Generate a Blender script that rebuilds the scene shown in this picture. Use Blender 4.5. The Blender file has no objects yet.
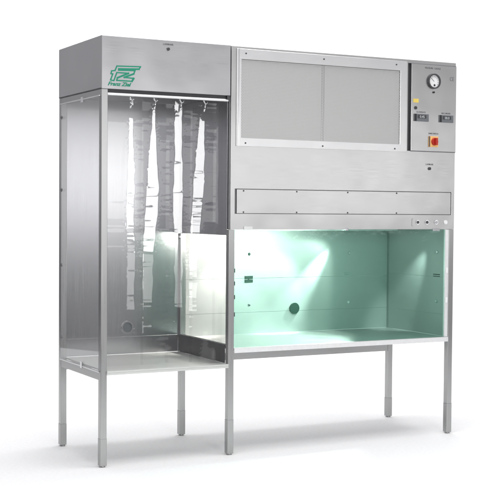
import bpy, bmesh, math, random
from mathutils import Vector, Matrix, noise
random.seed(7)
S = bpy.context.scene
COL = S.collection

# ---------------------------------------------------------------- camera
cam_d = bpy.data.cameras.new("camera"); cam = bpy.data.objects.new("camera", cam_d); COL.objects.link(cam)
yaw, pit, rol = 0.48607, -0.03304, 0.00727
F = Vector((math.sin(yaw)*math.cos(pit), math.cos(yaw)*math.cos(pit), math.sin(pit)))
R = Vector((math.cos(yaw), -math.sin(yaw), 0)); U = R.cross(F)
R2 = R*math.cos(rol)+U*math.sin(rol); U2 = -R*math.sin(rol)+U*math.cos(rol)
CP = Vector((-1.9858, -5.2307, 1.2009))
M = Matrix((R2, U2, -F)).transposed().to_4x4(); M.translation = CP
cam.matrix_world = M
cam_d.sensor_width = 36; cam_d.lens = 1203.67/500*36; cam_d.clip_end = 200
S.camera = cam

# ---------------------------------------------------------------- world: dim studio, darker below
w = bpy.data.worlds.new("World"); S.world = w; w.use_nodes = True
nt = w.node_tree; bg = nt.nodes["Background"]
tc = nt.nodes.new("ShaderNodeTexCoord"); sx = nt.nodes.new("ShaderNodeSeparateXYZ"); rp = nt.nodes.new("ShaderNodeValToRGB")
mp = nt.nodes.new("ShaderNodeMapRange"); mp.inputs[1].default_value = -1; mp.inputs[2].default_value = 1
nt.links.new(tc.outputs["Generated"], sx.inputs[0]); nt.links.new(sx.outputs[2], mp.inputs[0]); nt.links.new(mp.outputs[0], rp.inputs[0])
rp.color_ramp.elements[0].position = 0.44; rp.color_ramp.elements[0].color = (.06, .06, .063, 1)
rp.color_ramp.elements[1].position = 0.53; rp.color_ramp.elements[1].color = (.50, .50, .52, 1)
nt.links.new(rp.outputs[0], bg.inputs[0]); bg.inputs[1].default_value = 1.0

S.view_settings.view_transform = 'Standard'; S.view_settings.look = 'None'; S.view_settings.exposure = 0; S.view_settings.gamma = 1

# ---------------------------------------------------------------- lamps
def area(name, loc, target, sx_, sy_, radiance, color=(1, 1, 1)):
    d = bpy.data.lights.new(name, 'AREA'); d.shape = 'RECTANGLE'; d.size = sx_; d.size_y = sy_
    d.energy = radiance*math.pi*sx_*sy_; d.color = color
    o = bpy.data.objects.new(name, d); COL.objects.link(o); o.location = loc
    o.rotation_euler = (Vector(target)-Vector(loc)).to_track_quat('-Z', 'Y').to_euler()
    return o
def spot(name, loc, target, power, half, blend, rad=.01, color=(1, 1, 1)):
    d = bpy.data.lights.new(name, 'SPOT'); d.energy = power; d.spot_size = math.radians(half*2); d.spot_blend = blend
    d.shadow_soft_size = rad; d.color = color
    o = bpy.data.objects.new(name, d); COL.objects.link(o); o.location = loc
    o.rotation_euler = (Vector(target)-Vector(loc)).to_track_quat('-Z', 'Y').to_euler()
    return o
area("overhead_softbox", (1.0, 0.0, 3.9), (1.05, 0.3, 0), 3.5, 3.0, 4.8)
area("backdrop_softbox", (2.3, 3.9, 5.2), (4.2, 6.6, 1.2), 5, 2.0, 8.0)
area("front_softbox", (3.35, -5.6, 1.52), (1.0, 0, 1.42), 5.2, 1.0, 2.3)
area("upper_strip_softbox", (0.0, -6.0, 1.86), (0.4, 0, 1.86), 1.15, 0.92, 21)
area("lower_strip_softbox", (0.0, -6.0, 1.13), (0.4, 0, 1.13), 1.15, 0.42, 21)
area("lowest_streak_fill", (0.0, -6.0, .56), (0.4, 0, .56), 1.0, 0.55, 5.5)  # added dim lamp, gives the film its fainter streaks low down
area("chamber_fill", (1.34, .40, 1.088), (1.34, .42, .5), 1.2, .05, 2.0, (1, .97, .94))
fill_l = area("chamber_fill", (1.16, .05, 1.07), (1.10, .59, .88), .62, .05, 21, (1, .96, .92)); fill_l.data.spread = math.radians(84)  # added fill near the front, brightens the left of the chamber back
for sx_, sy_, pw in ((1.65, .47, 8), (1.54, .33, 20), (1.46, .14, 20)):
    spot("chamber_left_spot", (sx_, sy_, 1.083), (sx_-.5, sy_+.02, .60), pw, 44, .22, .03, (1, .97, .94))  # added spots, no fitting there: light the left half up to an edge
spot("light_shaft_spot", (1.665, .535, 1.085), (1.27, .590, .57), 120, 13, 1, .012)  # added spot standing in for the reflected diagonal shaft on the chamber back
spot("light_shaft_spot", (1.00, .50, 1.09), (.74, .585, .58), 62, 20, .9, .008, (1, .98, .91))  # added spot for the pale shaft seen through the divider
spot("side_glow_spot", (1.925, .13, 1.08), (2.0, .46, .62), 14, 19, 1, .01)  # added spot, imitates the steel's soft reflected glow on the right wall

# ---------------------------------------------------------------- materials
def mat(name):
    m = bpy.data.materials.new(name); m.use_nodes = True
    return m, m.node_tree, m.node_tree.nodes["Principled BSDF"]
def N(t, k, **kw):
    n = t.nodes.new(k)
    for a, b in kw.items(): setattr(n, a, b)
    return n
def steel(name, base, rough=.32, metallic=1.0, direction='x', bump=.03, var=.06, rv=1.0, wav=0):
    m, t, p = mat(name)
    p.inputs["Metallic"].default_value = metallic
    c = N(t, "ShaderNodeTexCoord"); mpn = N(t, "ShaderNodeMapping")
    mpn.inputs["Scale"].default_value = (9, 9, 900) if direction == 'x' else (420, 420, 3)
    nz = N(t, "ShaderNodeTexNoise"); nz.inputs["Scale"].default_value = 1; nz.inputs["Detail"].default_value = 3
    t.links.new(c.outputs["Object"], mpn.inputs[0]); t.links.new(mpn.outputs[0], nz.inputs[0])
    n2 = N(t, "ShaderNodeTexNoise"); n2.inputs["Scale"].default_value = 3.5; n2.inputs["Detail"].default_value = 4
    t.links.new(c.outputs["Object"], n2.inputs[0])
    mr = N(t, "ShaderNodeMapRange"); mr.inputs[1].default_value = .3; mr.inputs[2].default_value = .7
    mr.inputs[3].default_value = rough-.07*rv; mr.inputs[4].default_value = rough+.09*rv
    t.links.new(nz.outputs[0], mr.inputs[0]); t.links.new(mr.outputs[0], p.inputs["Roughness"])
    ad = N(t, "ShaderNodeMath", operation='ADD'); t.links.new(nz.outputs[0], ad.inputs[0]); t.links.new(n2.outputs[0], ad.inputs[1])
    cr = N(t, "ShaderNodeMapRange"); cr.inputs[1].default_value = .6; cr.inputs[2].default_value = 1.4
    cr.inputs[3].default_value = 1-var; cr.inputs[4].default_value = 1+var
    t.links.new(ad.outputs[0], cr.inputs[0])
    mx = N(t, "ShaderNodeVectorMath", operation='SCALE'); mx.inputs[0].default_value = base
    t.links.new(cr.outputs[0], mx.inputs["Scale"]); t.links.new(mx.outputs[0], p.inputs["Base Color"])
    b = N(t, "ShaderNodeBump"); b.inputs["Strength"].default_value = bump; b.inputs["Distance"].default_value = .002
    t.links.new(ad.outputs[0], b.inputs["Height"]); t.links.new(b.outputs[0], p.inputs["Normal"])
    if wav:                                             # slight unevenness of thin sheet metal
        n3 = N(t, "ShaderNodeTexNoise"); n3.inputs["Scale"].default_value = 3.2; n3.inputs["Detail"].default_value = 1.5
        t.links.new(c.outputs["Object"], n3.inputs[0])
        b2 = N(t, "ShaderNodeBump"); b2.inputs["Strength"].default_value = wav; b2.inputs["Distance"].default_value = .03
        t.links.new(n3.outputs[0], b2.inputs["Height"]); t.links.new(b2.outputs[0], b.inputs["Normal"])
    return m
def plain(name, base, rough=.5, metallic=0, emit=None):
    m, t, p = mat(name)
    p.inputs["Metallic"].default_value = metallic; p.inputs["Roughness"].default_value = rough
    c = N(t, "ShaderNodeTexCoord"); nz = N(t, "ShaderNodeTexNoise"); nz.inputs["Scale"].default_value = 60
    mr = N(t, "ShaderNodeMapRange"); mr.inputs[3].default_value = .93; mr.inputs[4].default_value = 1.07
    t.links.new(c.outputs["Object"], nz.inputs[0]); t.links.new(nz.outputs[0], mr.inputs[0])
    mx = N(t, "ShaderNodeVectorMath", operation='SCALE'); mx.inputs[0].default_value = base
    t.links.new(mr.outputs[0], mx.inputs["Scale"]); t.links.new(mx.outputs[0], p.inputs["Base Color"])
    return m
def clear(name, tint, refl=1.0, rough=.02, ior=1.5, wave=0.0):
    m = bpy.data.materials.new(name); m.use_nodes = True; t = m.node_tree
    t.nodes.clear(); out = N(t, "ShaderNodeOutputMaterial")
    tr = N(t, "ShaderNodeBsdfTransparent"); tr.inputs[0].default_value = (*tint, 1)
    gl = N(t, "ShaderNodeBsdfGlossy"); gl.inputs["Roughness"].default_value = rough
    fr = N(t, "ShaderNodeFresnel"); fr.inputs[0].default_value = ior
    ge = N(t, "ShaderNodeNewGeometry"); io = N(t, "ShaderNodeMapRange"); io.inputs[3].default_value = ior; io.inputs[4].default_value = 1/ior
    t.links.new(ge.outputs["Backfacing"], io.inputs[0]); t.links.new(io.outputs[0], fr.inputs[0])   # same reflectance from both sides of the film
    ml = N(t, "ShaderNodeMath", operation='MULTIPLY'); ml.inputs[1].default_value = refl; ml.use_clamp = True
    mx = N(t, "ShaderNodeMixShader")
    t.links.new(fr.outputs[0], ml.inputs[0]); t.links.new(ml.outputs[0], mx.inputs[0])
    t.links.new(tr.outputs[0], mx.inputs[1]); t.links.new(gl.outputs[0], mx.inputs[2]); t.links.new(mx.outputs[0], out.inputs[0])
    if wave:
        c = N(t, "ShaderNodeTexCoord"); nz = N(t, "ShaderNodeTexNoise"); nz.inputs["Scale"].default_value = 14; nz.inputs["Detail"].default_value = 3
        b = N(t, "ShaderNodeBump"); b.inputs["Strength"].default_value = wave; b.inputs["Distance"].default_value = .01
        t.links.new(c.outputs["Object"], nz.inputs[0]); t.links.new(nz.outputs[0], b.inputs["Height"])
        t.links.new(b.outputs[0], gl.inputs["Normal"]); t.links.new(b.outputs[0], fr.inputs["Normal"])
    return m
M_front = steel("brushed_steel_front", (.515, .513, .51), .31, wav=.26, bump=.010, var=.05, rv=.5)
M_hood = steel("brushed_steel_hood", (.48, .475, .485), .31, wav=.26, bump=.010, var=.05, rv=.5)
M_frame = steel("grille_frame_steel", (.70, .70, .70), .36)
M_post = steel("square_tube_steel", (.42, .42, .42), .30, direction='z', bump=.006, rv=.5, var=.04)
M_railsteel = steel("square_rail_steel", (.42, .42, .42), .30, bump=.006, rv=.5, var=.04)
M_foot = steel("foot_sleeve_steel", (.40, .40, .40), .36, direction='z', bump=.006, rv=.5, var=.04)
M_back = steel("polished_back_steel", (.53, .53, .54), .21, direction='z', bump=.0015, var=.02, rv=.25)
M_side = steel("dull_side_steel", (.44, .44, .46), .30, bump=.006, rv=.4)
M_dark = steel("dark_splash_steel", (.16, .16, .165), .4)
M_tray = steel("tray_steel", (.60, .61, .59), .46, metallic=.5)
M_inner = steel("satin_chamber_steel", (.50, .505, .50), .42, metallic=.5, bump=.01)
M_lip = plain("bright_steel_lip", (.85, .85, .85), .35, .6)
M_knob = plain("grey_knob", (.20, .20, .21), .35, .8)
M_black = plain("black_rubber", (.015, .015, .017), .6)
M_slot = plain("dark_gap", (.05, .05, .055), .6)
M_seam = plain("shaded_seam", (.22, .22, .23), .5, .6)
M_screw = plain("dark_screw", (.10, .10, .105), .4, .8)
M_plastic = plain("grey_plastic", (.13, .14, .15), .4)
M_white = plain("white_enamel", (.8, .8, .8), .4)
M_green = plain("green_print", (.003, .25, .145), .6)
M_ink = plain("grey_print", (.16, .16, .17), .6)
M_yellow = plain("yellow_label", (.72, .55, .12), .5)
M_orange = plain("yellow_switch_plate", (.85, .50, .18), .45)
M_red = plain("red_switch_knob", (.42, .02, .01), .4)
M_lcd = plain("pale_digits", (.55, .58, .58), .5)
M_chrome = plain("bright_metal", (.75, .75, .76), .18, 1)
M_filter = plain("grey_filter", (.42, .42, .42), .8)
M_rail = plain("white_rail", (.80, .80, .80), .3, .7)
M_teal = plain("dark_teal_socket", (.012, .04, .03), .5)
M_film = clear("clear_pvc_film", (.97, .97, .972), 1.1, .03, 1.5)
M_acryl = clear("clear_acrylic", (.975, .975, .98), .8, .02, 1.5)
M_divider = clear("divider_acrylic", (.93, .925, .915), .8, .02, 1.5)
M_glass = clear("green_tinted_glass", (.775, .95, .895), .5, .02, 1.5, .12)
M_floor = plain("white_paper_backdrop", (.86, .86, .86), .9)

# perforated sheet: real see-through holes in a staggered grid
def perforated():
    m, t, p = mat("perforated_steel"); p.inputs["Metallic"].default_value = .6; p.inputs["Roughness"].default_value = .4
    p.inputs["Base Color"].default_value = (.60, .60, .59, 1)
    c = N(t, "ShaderNodeTexCoord"); s = N(t, "ShaderNodeSeparateXYZ"); t.links.new(c.outputs["Object"], s.inputs[0])
    def mth(op, a, b=None, clamp=False):
        n = N(t, "ShaderNodeMath", operation=op)
        for i, v in enumerate((a, b)):
            if v is None: continue
            if isinstance(v, (int, float)): n.inputs[i].default_value = v
            else: t.links.new(v, n.inputs[i])
        return n.outputs[0]
    pz, px = .0068, .0080
    rz = mth('DIVIDE', s.outputs[2], pz); row = mth('FLOOR', rz); fz = mth('SUBTRACT', mth('FRACT', rz), .5)
    off = mth('MULTIPLY', mth('MODULO', row, 2), .5)
    fx = mth('SUBTRACT', mth('FRACT', mth('ADD', mth('DIVIDE', s.outputs[0], px), off)), .5)
    dx = mth('MULTIPLY', fx, px); dz = mth('MULTIPLY', fz, pz)
    d = mth('SQRT', mth('ADD', mth('MULTIPLY', dx, dx), mth('MULTIPLY', dz, dz)))
    hole = mth('LESS_THAN', d, .0021)
    out = t.nodes["Material Output"]; tr = N(t, "ShaderNodeBsdfTransparent"); mx = N(t, "ShaderNodeMixShader")
    t.links.new(hole, mx.inputs[0]); t.links.new(p.outputs[0], mx.inputs[1]); t.links.new(tr.outputs[0], mx.inputs[2])
    t.links.new(mx.outputs[0], out.inputs[0])
    return m
M_perf = perforated()

# ---------------------------------------------------------------- mesh helpers
def box(bm, x0, x1, y0, y1, z0, z1, mi=0):
    v = [bm.verts.new((x, y, z)) for x in (x0, x1) for y in (y0, y1) for z in (z0, z1)]
    for f in ((0, 1, 3, 2), (4, 6, 7, 5), (0, 4, 5, 1), (2, 3, 7, 6), (0, 2, 6, 4), (1, 5, 7, 3)):
        fc = bm.faces.new([v[i] for i in f]); fc.material_index = mi
def cyl(bm, c, r, h, axis='y', seg=24, mi=0, r2=None):
    """cylinder starting at c, reaching h along axis"""
    r2 = r if r2 is None else r2
    ax = {'x': Vector((1, 0, 0)), 'y': Vector((0, 1, 0)), 'z': Vector((0, 0, 1))}[axis]
    a = {'x': Vector((0, 1, 0)), 'y': Vector((1, 0, 0)), 'z': Vector((1, 0, 0))}[axis]; b = ax.cross(a)
    c = Vector(c)
    A = [bm.verts.new(c+(a*math.cos(2*math.pi*i/seg)+b*math.sin(2*math.pi*i/seg))*r) for i in range(seg)]
    B = [bm.verts.new(c+ax*h+(a*math.cos(2*math.pi*i/seg)+b*math.sin(2*math.pi*i/seg))*r2) for i in range(seg)]
    for i in range(seg):
        f = bm.faces.new((A[i], A[(i+1) % seg], B[(i+1) % seg], B[i])); f.material_index = mi; f.smooth = True
    for q in (A, B):
        f = bm.faces.new(q); f.material_index = mi
def ring(bm, c, r0, r1, h, axis='y', seg=40, mi=0):
    ax = {'x': Vector((1, 0, 0)), 'y': Vector((0, 1, 0))}[axis]; a = {'x': Vector((0, 1, 0)), 'y': Vector((1, 0, 0))}[axis]; b = ax.cross(a)
    c = Vector(c); L = []
    for r, o in ((r0, 0), (r1, 0), (r1, h), (r0, h)):
        L.append([bm.verts.new(c+ax*o+(a*math.cos(2*math.pi*i/seg)+b*math.sin(2*math.pi*i/seg))*r) for i in range(seg)])
    for k in range(4):
        P, Q = L[k], L[(k+1) % 4]
        for i in range(seg):
            f = bm.faces.new((P[i], P[(i+1) % seg], Q[(i+1) % seg], Q[i])); f.material_index = mi
def sheet(bm, x0, x1, z0, z1, y0, y1, holes=(), mi=0):
    """upright sheet with rectangular holes (x0,x1,z0,z1)"""
    xs = sorted({x0, x1, *[h[0] for h in holes], *[h[1] for h in holes]}); zs = sorted({z0, z1, *[h[2] for h in holes], *[h[3] for h in holes]})
    def solid(i, j):
        if not (0 <= i < len(xs)-1 and 0 <= j < len(zs)-1): return False
        cx, cz = (xs[i]+xs[i+1])/2, (zs[j]+zs[j+1])/2
        return not any(h[0] < cx < h[1] and h[2] < cz < h[3] for h in holes)
    V = {}
    def v(i, j, y):
        k = (i, j, y)
        if k not in V: V[k] = bm.verts.new((xs[i], y, zs[j]))
        return V[k]
    for i in range(len(xs)-1):
        for j in range(len(zs)-1):
            if not solid(i, j): continue
            fs = [(v(i, j, y0), v(i+1, j, y0), v(i+1, j+1, y0), v(i, j+1, y0)), (v(i, j, y1), v(i, j+1, y1), v(i+1, j+1, y1), v(i+1, j, y1))]
            if not solid(i-1, j): fs.append((v(i, j, y0), v(i, j+1, y0), v(i, j+1, y1), v(i, j, y1)))
            if not solid(i+1, j): fs.append((v(i+1, j, y0), v(i+1, j, y1), v(i+1, j+1, y1), v(i+1, j+1, y0)))
            if not solid(i, j-1): fs.append((v(i, j, y0), v(i, j, y1), v(i+1, j, y1), v(i+1, j, y0)))
            if not solid(i, j+1): fs.append((v(i, j+1, y0), v(i+1, j+1, y0), v(i+1, j+1, y1), v(i, j+1, y1)))
            for f in fs: bm.faces.new(f).material_index = mi
def tube(bm, pts, r, seg=10, mi=0):
    pts = [Vector(p) for p in pts]; L = []
    for k, p in enumerate(pts):
        d = (pts[min(k+1, len(pts)-1)]-pts[max(k-1, 0)]).normalized()
        a = d.orthogonal().normalized() if k == 0 else (a-d*a.dot(d)).normalized()
        b = d.cross(a)
        L.append([bm.verts.new(p+(a*math.cos(2*math.pi*i/seg)+b*math.sin(2*math.pi*i/seg))*r) for i in range(seg)])
    for P, Q in zip(L, L[1:]):
        for i in range(seg):
            f = bm.faces.new((P[i], P[(i+1) % seg], Q[(i+1) % seg], Q[i])); f.smooth = True; f.material_index = mi
    bm.faces.new(L[0]).material_index = mi; bm.faces.new(L[-1]).material_index = mi
def obj(name, bm, mats, parent=None, bevel=0, label=None, recalc=True):
    if recalc: bmesh.ops.recalc_face_normals(bm, faces=bm.faces)
    me = bpy.data.meshes.new(name); bm.to_mesh(me); bm.free()
    for m in (mats if isinstance(mats, (list, tuple)) else [mats]): me.materials.append(m)
    o = bpy.data.objects.new(name, me); COL.objects.link(o)
    if parent: o.parent = parent
    if bevel:
        b = o.modifiers.new("bevel", 'BEVEL'); b.width = bevel; b.segments = 2; b.limit_method = 'ANGLE'; b.angle_limit = math.radians(40)
    if label: o['label'] = label
    return o
def boxes(name, L, mats, parent=None, bevel=0, label=None):
    bm = bmesh.new()
    for b in L: box(bm, *b)
    return obj(name, bm, mats, parent, bevel, label)
def text(name, body, x, z, size, m, parent, y=-.0012, shear=0, offset=0, align='LEFT', sx_=1.0, label=None, thick=.0004):
    c = bpy.data.curves.new(name, 'FONT'); c.body = body; c.size = size; c.extrude = thick; c.shear = shear; c.offset = offset; c.align_x = align
    c.resolution_u = 3
    t = bpy.data.objects.new(name+"_curve", c); COL.objects.link(t)
    dg = bpy.context.evaluated_depsgraph_get(); me = bpy.data.meshes.new_from_object(t.evaluated_get(dg))
    bpy.data.objects.remove(t); bpy.data.curves.remove(c)
    for v in me.vertices:
        a, b, cc = v.co; v.co = (x+a*sx_, y-cc, z+b)
    me.materials.clear(); me.materials.append(m); me.name = name
    o = bpy.data.objects.new(name, me); COL.objects.link(o); o.parent = parent
    if label: o['label'] = label
    return o

# ---------------------------------------------------------------- setting: one curved paper sweep, floor and backdrop
def sweep():
    bm = bmesh.new(); prof = [(-2.3, 0), (0, 0), (5.0, 0)]
    for k in range(1, 13):
        a = k/12*math.pi/2; prof.append((5.0+1.8*math.sin(a), 1.8-1.8*math.cos(a)))
    prof.append((6.8, 6.2)); c0 = Vector((1.0, 0.3, 0)); fd = Vector((math.sin(yaw), math.cos(yaw), 0)); rd = Vector((fd.y, -fd.x, 0))
    rows = []
    for d, z in prof: rows.append([bm.verts.new(c0+fd*d+rd*s+Vector((0, 0, z))) for s in (-4.2, -1.5, 1.5, 4.2)])
    for A, B in zip(rows, rows[1:]):
        for i in range(3): bm.faces.new((A[i], A[i+1], B[i+1], B[i])).smooth = True
    o = obj("floor", bm, M_floor); o['kind'] = 'structure'
sweep()

# ---------------------------------------------------------------- the cabinet
s = .0313; W1 = .6769; W = 2.0204; D = .595; H = 2.0
root = bpy.data.objects.new("laminar_flow_cabinet", None); COL.objects.link(root)
root['label'] = "tall brushed steel clean air cabinet with green glazed work chamber, standing on six square legs"
root['category'] = "clean bench"

def post(x, y, ztop, zsl):
    leg = boxes("leg", [(x, x+s, y, y+s, .009, ztop)], M_post, root, .0015)
    bm = bmesh.new(); e = .0012
    box(bm, x-e, x+s+e, y-e, y+s+e, .006, zsl)
    obj("foot_sleeve", bm, M_foot, leg, .003)
    bm = bmesh.new(); cyl(bm, (x+s/2, y+s/2, 0), .0135, .0075, 'z', 20); obj("foot_pad", bm, M_foot, leg)
    return leg
post(0, 0, 1.7545, .135); post(0, D-s, 1.7545, .115)
post(W1-s/2, 0, 1.105, .175); post(W1-s/2, D-s, 1.077, .135)
post(W-s, 0, 1.1055, .165); post(W-s, D-s, 1.1055, .115)

# left hood
hood = boxes("hood", [(-.001, .6635, -.003, D+.003, 1.755, H)], M_hood, root, .002)
bm = bmesh.new(); cyl(bm, (.332, -.009, 1.957), .0075, .007, 'y', 20); box(bm, .3308, .3332, -.0105, -.0088, 1.951, 1.963, 1); obj("lock", bm, [M_screw, M_slot], hood)
text("lettering", "LAMINAR", .332, 1.9755, .0125, M_ink, hood, y=-.0045, align='CENTER')
# emblem: outlined F and Z drawn with one line
LOGO = [(.083, .849), (.184, .854), (.192, .866), (.074, .862), (.065, .841), (.048, .838), (.045, .825), (.054, .825), (.043, .796), (.059, .794), (.074, .832),
        (.132, .832), (.077, .808), (.073, .796), (.149, .796), (.158, .810), (.111, .812), (.158, .831), (.164, .846), (.083, .8435)]
bm = bmesh.new(); hw = .0030
n = len(LOGO)
def stroke(bm, a, b, wd, y0, y1):
    a = Vector((a[0], 0, 1+a[1])); b = Vector((b[0], 0, 1+b[1])); d = (b-a).normalized(); nn = Vector((-d.z, 0, d.x))*wd; a = a-d*wd*.8; b = b+d*wd*.8
    q = [a+nn, a-nn, b-nn, b+nn]
    T = [bm.verts.new(p+Vector((0, y0, 0))) for p in q]; Bt = [bm.verts.new(p+Vector((0, y1, 0))) for p in q]
    bm.faces.new(T); bm.faces.new(Bt[::-1])
    for i in range(4): bm.faces.new((T[i], T[(i+1) % 4], Bt[(i+1) % 4], Bt[i]))
for i in range(n):
    a, b = LOGO[i], LOGO[(i+1) % n]
    if i == 1: pass
    stroke(bm, a, b, .0042 if i in (0, 11, 14, 16) else hw, -.0042-.00003*i, -.0032)
obj("emblem", bm, M_green, hood, label="green outlined FZ emblem")
text("lettering", "Franz Ziel", .029, 1.7715, .0245, M_green, hood, y=-.0040, shear=.35, offset=.0009, sx_=1.12, label="green slanted maker lettering under the emblem")
# lid seam on the left side
boxes("lid_seam", [(-.0022, -.0009, .004, D-.004, 1.7575, 1.7595)], M_slot, hood)

# curtain rail & bracket below the hood
rail = boxes("curtain_rail", [(.032, .657, .004, .022, 1.7275, 1.739)], M_rail, root, .0015)
boxes("rail_gap", [(.032, .6600, .010, .020, 1.7395, 1.7545)], M_slot, rail)
boxes("rail_bracket", [(.645, .6600, -.004, .004, 1.736, 1.757)], M_slot, rail, .001)

# back wall, seams
bw = boxes("back_panel", [(.0325, .6600, D-.012, D-.002, .450, 1.7545)], M_back, root)
bm = bmesh.new(); ring(bm, (.367, D-.0175, .588), .026, .033, .006); obj("port_ring", bm, M_chrome, bw)
bm = bmesh.new(); cyl(bm, (.367, D-.0145, .588), .026, .003, 'y', 32); obj("port_cap", bm, M_plastic, bw)
boxes("upstand", [(.0325, .6580, D-.0165, D-.0122, .4505, .540)], M_back, root, .001)
# tray
boxes("tray", [(.0290, .6600, -.008, D-.017, .4405, .4490), (.0290, .6600, -.0078, -.0050, .4300, .4403)], M_tray, root, .001)
boxes("splash_plate", [(.6585, .6610, .0320, D-.033, .4495, .541)], M_dark, root)
# rails of the left side
boxes("side_rail", [(.001, .029, s+.0003, D-s-.0003, .405, .4400)], M_railsteel, root, .0015)
boxes("side_rail", [(.001, .030, s+.0003, D-s-.0003, 1.728, 1.7545)], M_railsteel, root, .0015)
boxes("rear_rail", [(W1+s/2+.0003, W-s-.0003, D-.030, D-.004, .389, .428)], M_railsteel, root, .0015)
boxes("rear_rail", [(s+.0003, W1-s/2-.0003, D-.030, D-.004, .389, .428)], M_railsteel, root, .0015)
# left side pane with knobs and clips
sp = boxes("side_pane", [(-.0065, -.0025, .012, .560, .447, 1.722)], M_acryl, root, .0008)
for z in (1.655, 1.295, .920, .558):
    bm = bmesh.new(); cyl(bm, (-.0068, .525, z), .005, -.003, 'x', 16); cyl(bm, (-.0098, .525, z), .0095, -.005, 'x', 16, r2=.007)
    obj("knob", bm, M_knob, sp)
for z0, z1 in ((.438, .470), (1.708, 1.734)):
    boxes("pane_clip", [(-.0105, -.0068, .225, .250, z0, z1)], M_chrome, sp, .001)
for z in (1.7223, .4428): boxes("pane_edge", [(-.0075, -.0015, .012, .560, z, z+.004)], M_rail, sp)

# clear divider between the bays
dv = boxes("divider_pane", [(.6745, .6785, .0320, D-s-.001, .5420, 1.0765)], M_divider, root)
boxes("pane_edge", [(.6735, .6795, .0320, D-s-.001, .5370, .5417)], M_chrome, dv)
boxes("divider_sill", [(.6620, .6900, .0320, D-s-.001, .5255, .5365)], M_front, root)

# upper cabinet: closed body with a front sheet
XC0, XC1, ZC0 = .6690, 2.0215, 1.1065
body = boxes("upper_cabinet", [(XC0+.001, XC1-.001, .034, D+.004, ZC0+.001, H-.0035)], M_side, root, .002)
boxes("side_skin", [(.6630, .6668, .030, D-.001, 1.078, 1.7540)], M_side, body)
bm = bmesh.new()
holes = [(.6925, 2.0020, 1.1835, 1.3055), (.7225, 1.6580, 1.5530, 1.9360), (1.7100, 1.7300, 1.5205, 1.9800)]
sheet(bm, XC0, XC1, ZC0, H-.002, 0, .012, holes)
obj("front_panel", bm, M_front, body, .0012)
boxes("top_skin", [(XC0, XC1, .0123, .0337, H-.006, H-.0025), (XC0, XC0+.002, .0123, .0337, ZC0, H-.0065), (XC1-.002, XC1, .0123, .0337, ZC0, H-.0065),
      (XC0, XC1, .0123, .0337, ZC0-.0005, ZC0+.002)], M_front, body)
# recessed lower strip with its shadow seam
lp = boxes("service_strip", [(.7050, 2.0005, .0035, .0110, 1.1855, 1.3030)], M_front, body, .001)
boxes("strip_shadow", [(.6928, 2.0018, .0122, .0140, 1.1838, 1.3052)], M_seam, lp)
def screws(L, parent, y=0.0, r=.0048):
    for x, z in L:
        bm = bmesh.new(); cyl(bm, (x, y-.0005, z), r, -.0028, 'y', 14, r2=r*.7); obj("screw", bm, M_screw, parent)
screws([(x, z) for z in (1.2955, 1.1915) for x in (.742, 1.043, 1.345, 1.648)], lp, .0035, .0042)
# grille
gf = bmesh.new()
sheet(gf, .6960, 1.7020, 1.5130, 1.9870, -.0050, -.0002, [(.7225, 1.6580, 1.5530, 1.9360)])
gr = obj("grille_frame", gf, M_frame, body, .0015)
boxes("mesh_seam", [(1.1815, 1.1850, -.0004, .0024, 1.5540, 1.9350)], M_front, gr)
boxes("mesh_seam", [(1.1955, 1.1985, -.0004, .0024, 1.5540, 1.9350)], M_front, gr)
for a, b in ((.7215, 1.1910), (1.1890, 1.6590)):
    boxes("perforated_sheet", [(a+.0014, b-.0014, .0015, .0022, 1.5535, 1.9355)], M_perf, gr)
boxes("filter_pad", [(.7150, 1.6700, .0200, .0280, 1.5400, 1.9500)], M_filter, gr)
screws([(.746, 1.965), (1.190, 1.966), (1.632, 1.966), (.746, 1.529), (1.187, 1.528), (1.627, 1.528)], gr, -.005, .0045)
boxes("frame_bead", [(.7060, .7095, -.0066, -.0051, 1.5140, 1.9860)], M_chrome, gr)

# control panel door
boxes("door_gap", [(1.7102, 1.7298, .0122, .0150, 1.5207, 1.9798)], M_slot, body)
cp = boxes("control_panel", [(1.7290, XC1+.0004, -.0045, -.0003, 1.5215, 1.9780)], M_front, body, .001)
for a, b in ((1.5170, 1.5212), (1.9783, 1.9815)): boxes("panel_seam", [(1.7290, XC1+.0004, -.0020, -.0002, a, b)], M_seam, cp)
Y = -.0045
bm = bmesh.new(); gx, gz = 1.871, 1.892
ring(bm, (gx, Y-.012, gz), .033, .040, .012, mi=0); cyl(bm, (gx, Y-.004, gz), .033, .003, 'y', 40, mi=1)
for k in range(11):
    a = math.radians(215-k*25); ca, sa = math.cos(a), math.sin(a)
    stroke(bm, (gx+ca*.024, gz-1+sa*.024), (gx+ca*.029, gz-1+sa*.029), .0007, Y-.0052, Y-.0045)
for f in bm.faces:
    if f.calc_area() < 1.2e-5 and f.material_index == 0: f.material_index = 2
g = obj("pressure_gauge", bm, [M_screw, M_white, M_ink], cp)
bm = bmesh.new(); stroke(bm, (gx, gz-1), (gx-.018, gz-1+.016), .0008, Y-.0060, Y-.0054); obj("needle", bm, M_black, g)
bm = bmesh.new(); cyl(bm, (gx+.003, Y-.0075, gz-.020), .005, .003, 'y', 16); obj("zero_screw", bm, M_black, g)
bm = bmesh.new(); cyl(bm, (1.872, Y-.006, 1.834), .005, .0058, 'y', 16); obj("test_nipple", bm, M_black, cp)
text("lettering", "PRESSURE  GAUGE", 1.866, 1.9565, .0135, M_ink, cp, y=Y-.0008, align='CENTER', sx_=.92)
text("lettering", "CE", 1.992, 1.901, .030, M_ink, cp, y=Y-.0008, align='CENTER', sx_=.8)
boxes("warning_label", [(1.741, 1.776, Y-.0008, Y-.0002, 1.775, 1.795)], M_yellow, cp, 0, "small yellow sticker")
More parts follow.
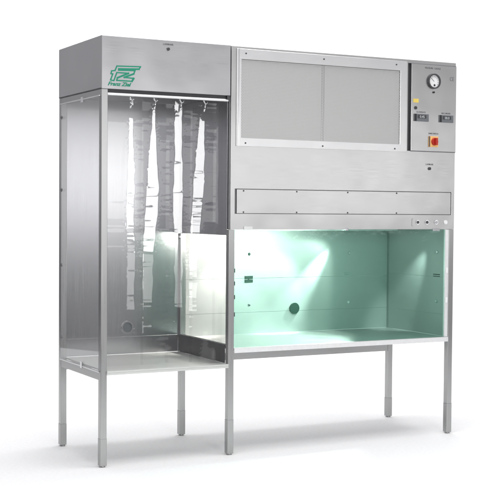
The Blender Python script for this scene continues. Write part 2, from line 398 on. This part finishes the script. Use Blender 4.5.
bm = bmesh.new(); ring(bm, (1.757, Y-.003, 1.747), .0055, .009, .0028, seg=24); box(bm, 1.7555, 1.7585, Y-.004, Y-.0002, 1.741, 1.753); obj("key_switch", bm, M_screw, cp)
for x0, x1, z0, z1 in ((1.747, 1.839, 1.677, 1.716), (1.910, 2.001, 1.677, 1.716)):
    d = boxes("display_housing", [(x0, x1, Y-.006, Y-.0002, z0, z1)], M_plastic, cp, .001)
    boxes("display_cap", [(x0+.0006, x0+.013, Y-.0068, Y-.0062, z0+.001, z1-.001)], M_black, d)
    boxes("display_window", [(x0+.020, x1-.016, Y-.0068, Y-.0062, z0+.016, z1-.005)], M_slot, d)
    text("digits", "0.45" if x0 < 1.8 else "00.0", (x0+x1)/2+.003, z0+.018, .018, M_lcd, d, y=Y-.0072, align='CENTER')
    text("lettering", "FLOWRATE" if x0 < 1.8 else "RECORDER", (x0+x1)/2, z1+.006, .0115, M_ink, cp, y=Y-.0008, align='CENTER')
sw = boxes("main_switch", [(1.843, 1.904, Y-.005, Y-.0002, 1.544, 1.601)], M_orange, cp, .0015, "yellow plate of the main switch")
boxes("plate_edge", [(1.8432, 1.8500, Y-.0058, Y-.0052, 1.5445, 1.6005)], M_screw, sw)
bm = bmesh.new(); cyl(bm, (1.8775, Y-.0052, 1.5725), .021, -.010, 'y', 32, r2=.019); box(bm, 1.8715, 1.8835, Y-.030, Y-.0154, 1.5535, 1.5915)
obj("switch_knob", bm, M_red, sw, .001, "dark red rotary knob")
text("lettering", "MAIN SWITCH", 1.874, 1.6115, .0115, M_ink, cp, y=Y-.0008, align='CENTER', sx_=.85)
# lock, buttons
bm = bmesh.new(); cyl(bm, (1.854, -.006, 1.429), .008, .0058, 'y', 20); box(bm, 1.8528, 1.8552, -.0075, -.0062, 1.423, 1.435, 1); obj("lock", bm, [M_screw, M_slot], body)
text("lettering", "LAMINAR", 1.854, 1.4475, .012, M_ink, body, y=-.0008, align='CENTER')
bm = bmesh.new()
for b in ((1.7440, 1.7455, 1.124, 1.162), (1.7457, 1.7530, 1.1605, 1.162), (1.7457, 1.7530, 1.124, 1.1255)): box(bm, b[0], b[1], -.0008, -.0002, b[2], b[3])
obj("bracket_marking", bm, M_ink, body)
for k, x in enumerate((1.781, 1.841, 1.902, 1.964)):
    bm = bmesh.new(); ring(bm, (x, -.004, 1.1435), .0085, .0115, .0038, seg=28, mi=0); cyl(bm, (x, -.0065, 1.1435), .0083, .006, 'y', 24, mi=1)
    obj("push_button", bm, [(M_chrome if k != 3 else M_white), (M_screw, M_screw, M_side, M_white)[k]], body,
        label=("dark grey button", "darkest grey button", "mid grey button", "white button")[k])
# small brackets under the hood front
boxes("pane_latch", [(.742, .790, -.0040, -.0003, 1.104, 1.122)], M_frame, body, .001)
boxes("pane_latch", [(1.330, 1.346, -.0040, -.0003, 1.100, 1.113)], M_side, body, .001)
boxes("pane_latch", [(1.880, 1.925, -.0040, -.0003, 1.098, 1.110)], M_side, body, .001)

# ---------------------------------------------------------------- work chamber
boxes("chamber_floor", [(.6930, 1.9885, .0020, D-.014, .5130, .5250)], M_inner, root)
boxes("front_lip", [(.6928, 1.9890, -.0050, .0015, .5010, .5255)], M_lip, root, .001)
ch = bmesh.new()
for z0, z1 in ((.5255, .6420), (.6434, .8280), (.8294, 1.1050)): box(ch, .6810, 1.9885, D-.0130, D-.0030, z0, z1)
cb = obj("chamber_back", ch, M_inner, root)
boxes("panel_seams", [(.6812, 1.9883, D-.0110, D-.0100, .6421, .6433), (.6812, 1.9883, D-.0110, D-.0100, .8281, .8293)], M_chrome, cb)
sd = bmesh.new()
for z0, z1 in ((.5255, .6420), (.6434, .8430), (.8444, 1.1050)): box(sd, 1.9887, 1.9960, .0160, D-s-.0005, z0, z1)
cs = obj("chamber_side", sd, M_inner, root)
boxes("panel_seams", [(1.9900, 1.9950, .0322, D-s-.0007, .6421, .6433), (1.9900, 1.9950, .0322, D-s-.0007, .8431, .8443)], M_chrome, cs)
for x, z, m in ((1.081, .961, M_teal), (1.727, .960, M_chrome), (1.723, .680, M_white), (1.082, .682, M_chrome)):
    bm = bmesh.new(); cyl(bm, (x, D-.0132, z), .0085, -.004, 'y', 18, r2=.006); obj("wall_screw", bm, m, cb)
for y, z in ((.101, .980), (.105, .711)):
    bm = bmesh.new(); cyl(bm, (1.9885, y, z), .009, -.004, 'x', 18, r2=.006); obj("wall_screw", bm, M_chrome, cs)
boxes("wall_slot", [(1.9872, 1.9886, .075, .135, .855, .860), (1.9872, 1.9886, .075, .135, .845, .849)], M_teal, cs)
boxes("wall_slot", [(1.695, 1.750, D-.0142, D-.0131, .845, .849), (1.695, 1.750, D-.0142, D-.0131, .836, .840)], M_chrome, cb)
boxes("wall_socket", [(1.054, 1.102, D-.0180, D-.0131, .826, .842), (1.054, 1.102, D-.0180, D-.0131, .806, .822), (1.074, 1.080, D-.0160, D-.0131, .822, .826)], M_teal, cb, 0, "dark double socket")
bm = bmesh.new(); cyl(bm, (1.367, D-.0131, .656), .0315, -.005, 'y', 40); obj("port_cap", bm, M_teal, cb, .001)
boxes("work_light_housing", [(.70, 1.985, .470, .560, 1.0905, 1.1055)], M_white, root, .002)
# front glazing: two sliding green panes
boxes("front_pane", [(.6945, 1.9660, .0100, .0150, .5268, 1.1045)], M_glass, root)
boxes("pane_channel", [(1.9668, 1.9886, .0022, .0155, .5268, 1.1045)], M_lip, root)
for z in (.885, .725):
    boxes("pane_hinge", [(1.9690, 1.9840, -.0030, .0018, z-.014, z+.014)], M_white, root, .001)
for z in (.905, .842, .775, .690):
    boxes("pane_clip", [(.6932, .6990, .0040, .0095, z-.010, z+.010)], M_teal, root)

# ---------------------------------------------------------------- hanging film curtain
def view_half(x):
    """tilt that a fold in clear film takes where it catches the strip lamps"""
    a = math.atan2(x-CP.x, -CP.y); b = math.atan2(x-0.0, 6.0)
    return (a+b)/2
cur = bpy.data.objects.new("strip_curtain", None); COL.objects.link(cur); cur.location = (0, 0, 0)
cur['label'] = "clear plastic film curtain hanging in folds from the rail of the left drying bay"; cur['category'] = "curtain"
# fold: (x at z=1.65, width), (x at 1.3, width), (x at 1.05, width)
FOLD = [((.173, .028), (.170, .044), (.172, .046)), ((.283, .024), (.280, .066), (.262, .060)), ((.417, .045), (.413, .052), (.418, .050)), ((.541, .034), (.518, .060), (.500, .055))]
def fold_at(k, z):
    P = FOLD[k]; 
    if z > 1.3: t = min(1, (1.65-z)/.35); a, b = P[0], P[1]
    else: t = min(1.4, (1.3-z)/.25); a, b = P[1], P[2]
    t = max(t, -.3)
    return a[0]+(b[0]-a[0])*t, max(.014, a[1]+(b[1]-a[1])*t)*1.18
edges = [.034, .222, .352, .476, .600, .655]
dx = .0020; z0, z1 = .462, 1.722; nz = 420
def slope(k, x, z):
    v = .07+.04*noise.noise(Vector((x*6, 3.1*k, z*1.3)))
    for j in range(4):
        xc, wd = fold_at(j, z)
        xc += .004*noise.noise(Vector((j*9.1, z*4, 0)))
        rg = noise.noise(Vector((j*5.3, z*16, 1)))*.004+noise.noise(Vector((j*2.3, z*60, 2)))*.0012
        e = (abs(x-xc)-wd/2+rg)/.006
        f = 1/(1+math.exp(max(-30, min(30, e))))
        tgt = -math.tan(view_half(x))
        v = v*(1-f)+tgt*f
        # return flank right of the fold, keeps the film flat on the whole
        g = math.exp(-((x-(xc+wd*1.05))/(wd*.45))**2)
        v += .05*g*(1-f)
    v += .030*noise.noise(Vector((x*38, z*4.5, k*7)))+.012*noise.noise(Vector((x*110, z*22, k)))
    return v
for k in range(5):
    xa, xb = edges[k], edges[k+1]+(.012 if k < 4 else 0); nx = int((xb-xa)/dx)
    bm = bmesh.new(); rows = []
    for j in range(nz+1):
        z = z0+(z1-z0)*j/nz; y = 0; row = []; ys = []
        for i in range(nx+1):
            x = xa+(xb-xa)*i/nx; y += slope(k, x, z)*(xb-xa)/nx; ys.append(y)
        m_ = sum(ys)/len(ys)
        for i in range(nx+1):
            yy = .048+(.0 if k % 2 else .010)+max(-.014, min(.014, ys[i]-m_))
            x = xa+(xb-xa)*i/nx
            for q in range(4):
                xc, wd = fold_at(q, z)
                for sg in (-1, 1):
                    yy += .00032*noise.noise(Vector((x*150, z*95, q+sg*7)))*math.exp(-((x-xc-sg*wd*.55)/.009)**2)
            row.append(bm.verts.new((xa+(xb-xa)*i/nx, yy+.0012*noise.noise(Vector((xa*3, 0, z*9))), z)))
        rows.append(row)
    for A, B in zip(rows, rows[1:]):
        for i in range(nx): bm.faces.new((A[i], A[i+1], B[i+1], B[i])).smooth = True
    st = obj("film_strip", bm, M_film, cur, recalc=False)
for x in (.161, .282, .417, .544):
    bm = bmesh.new()
    tube(bm, [(x-.012, .030, 1.735), (x-.006, .030, 1.722), (x+.002, .032, 1.712), (x+.012, .034, 1.716), (x+.017, .034, 1.727)], .0032)
    tube(bm, [(x+.002, .033, 1.712), (x+.001, .036, 1.695), (x-.001, .040, 1.675)], .0042)
    obj("hook", bm, M_chrome, cur)
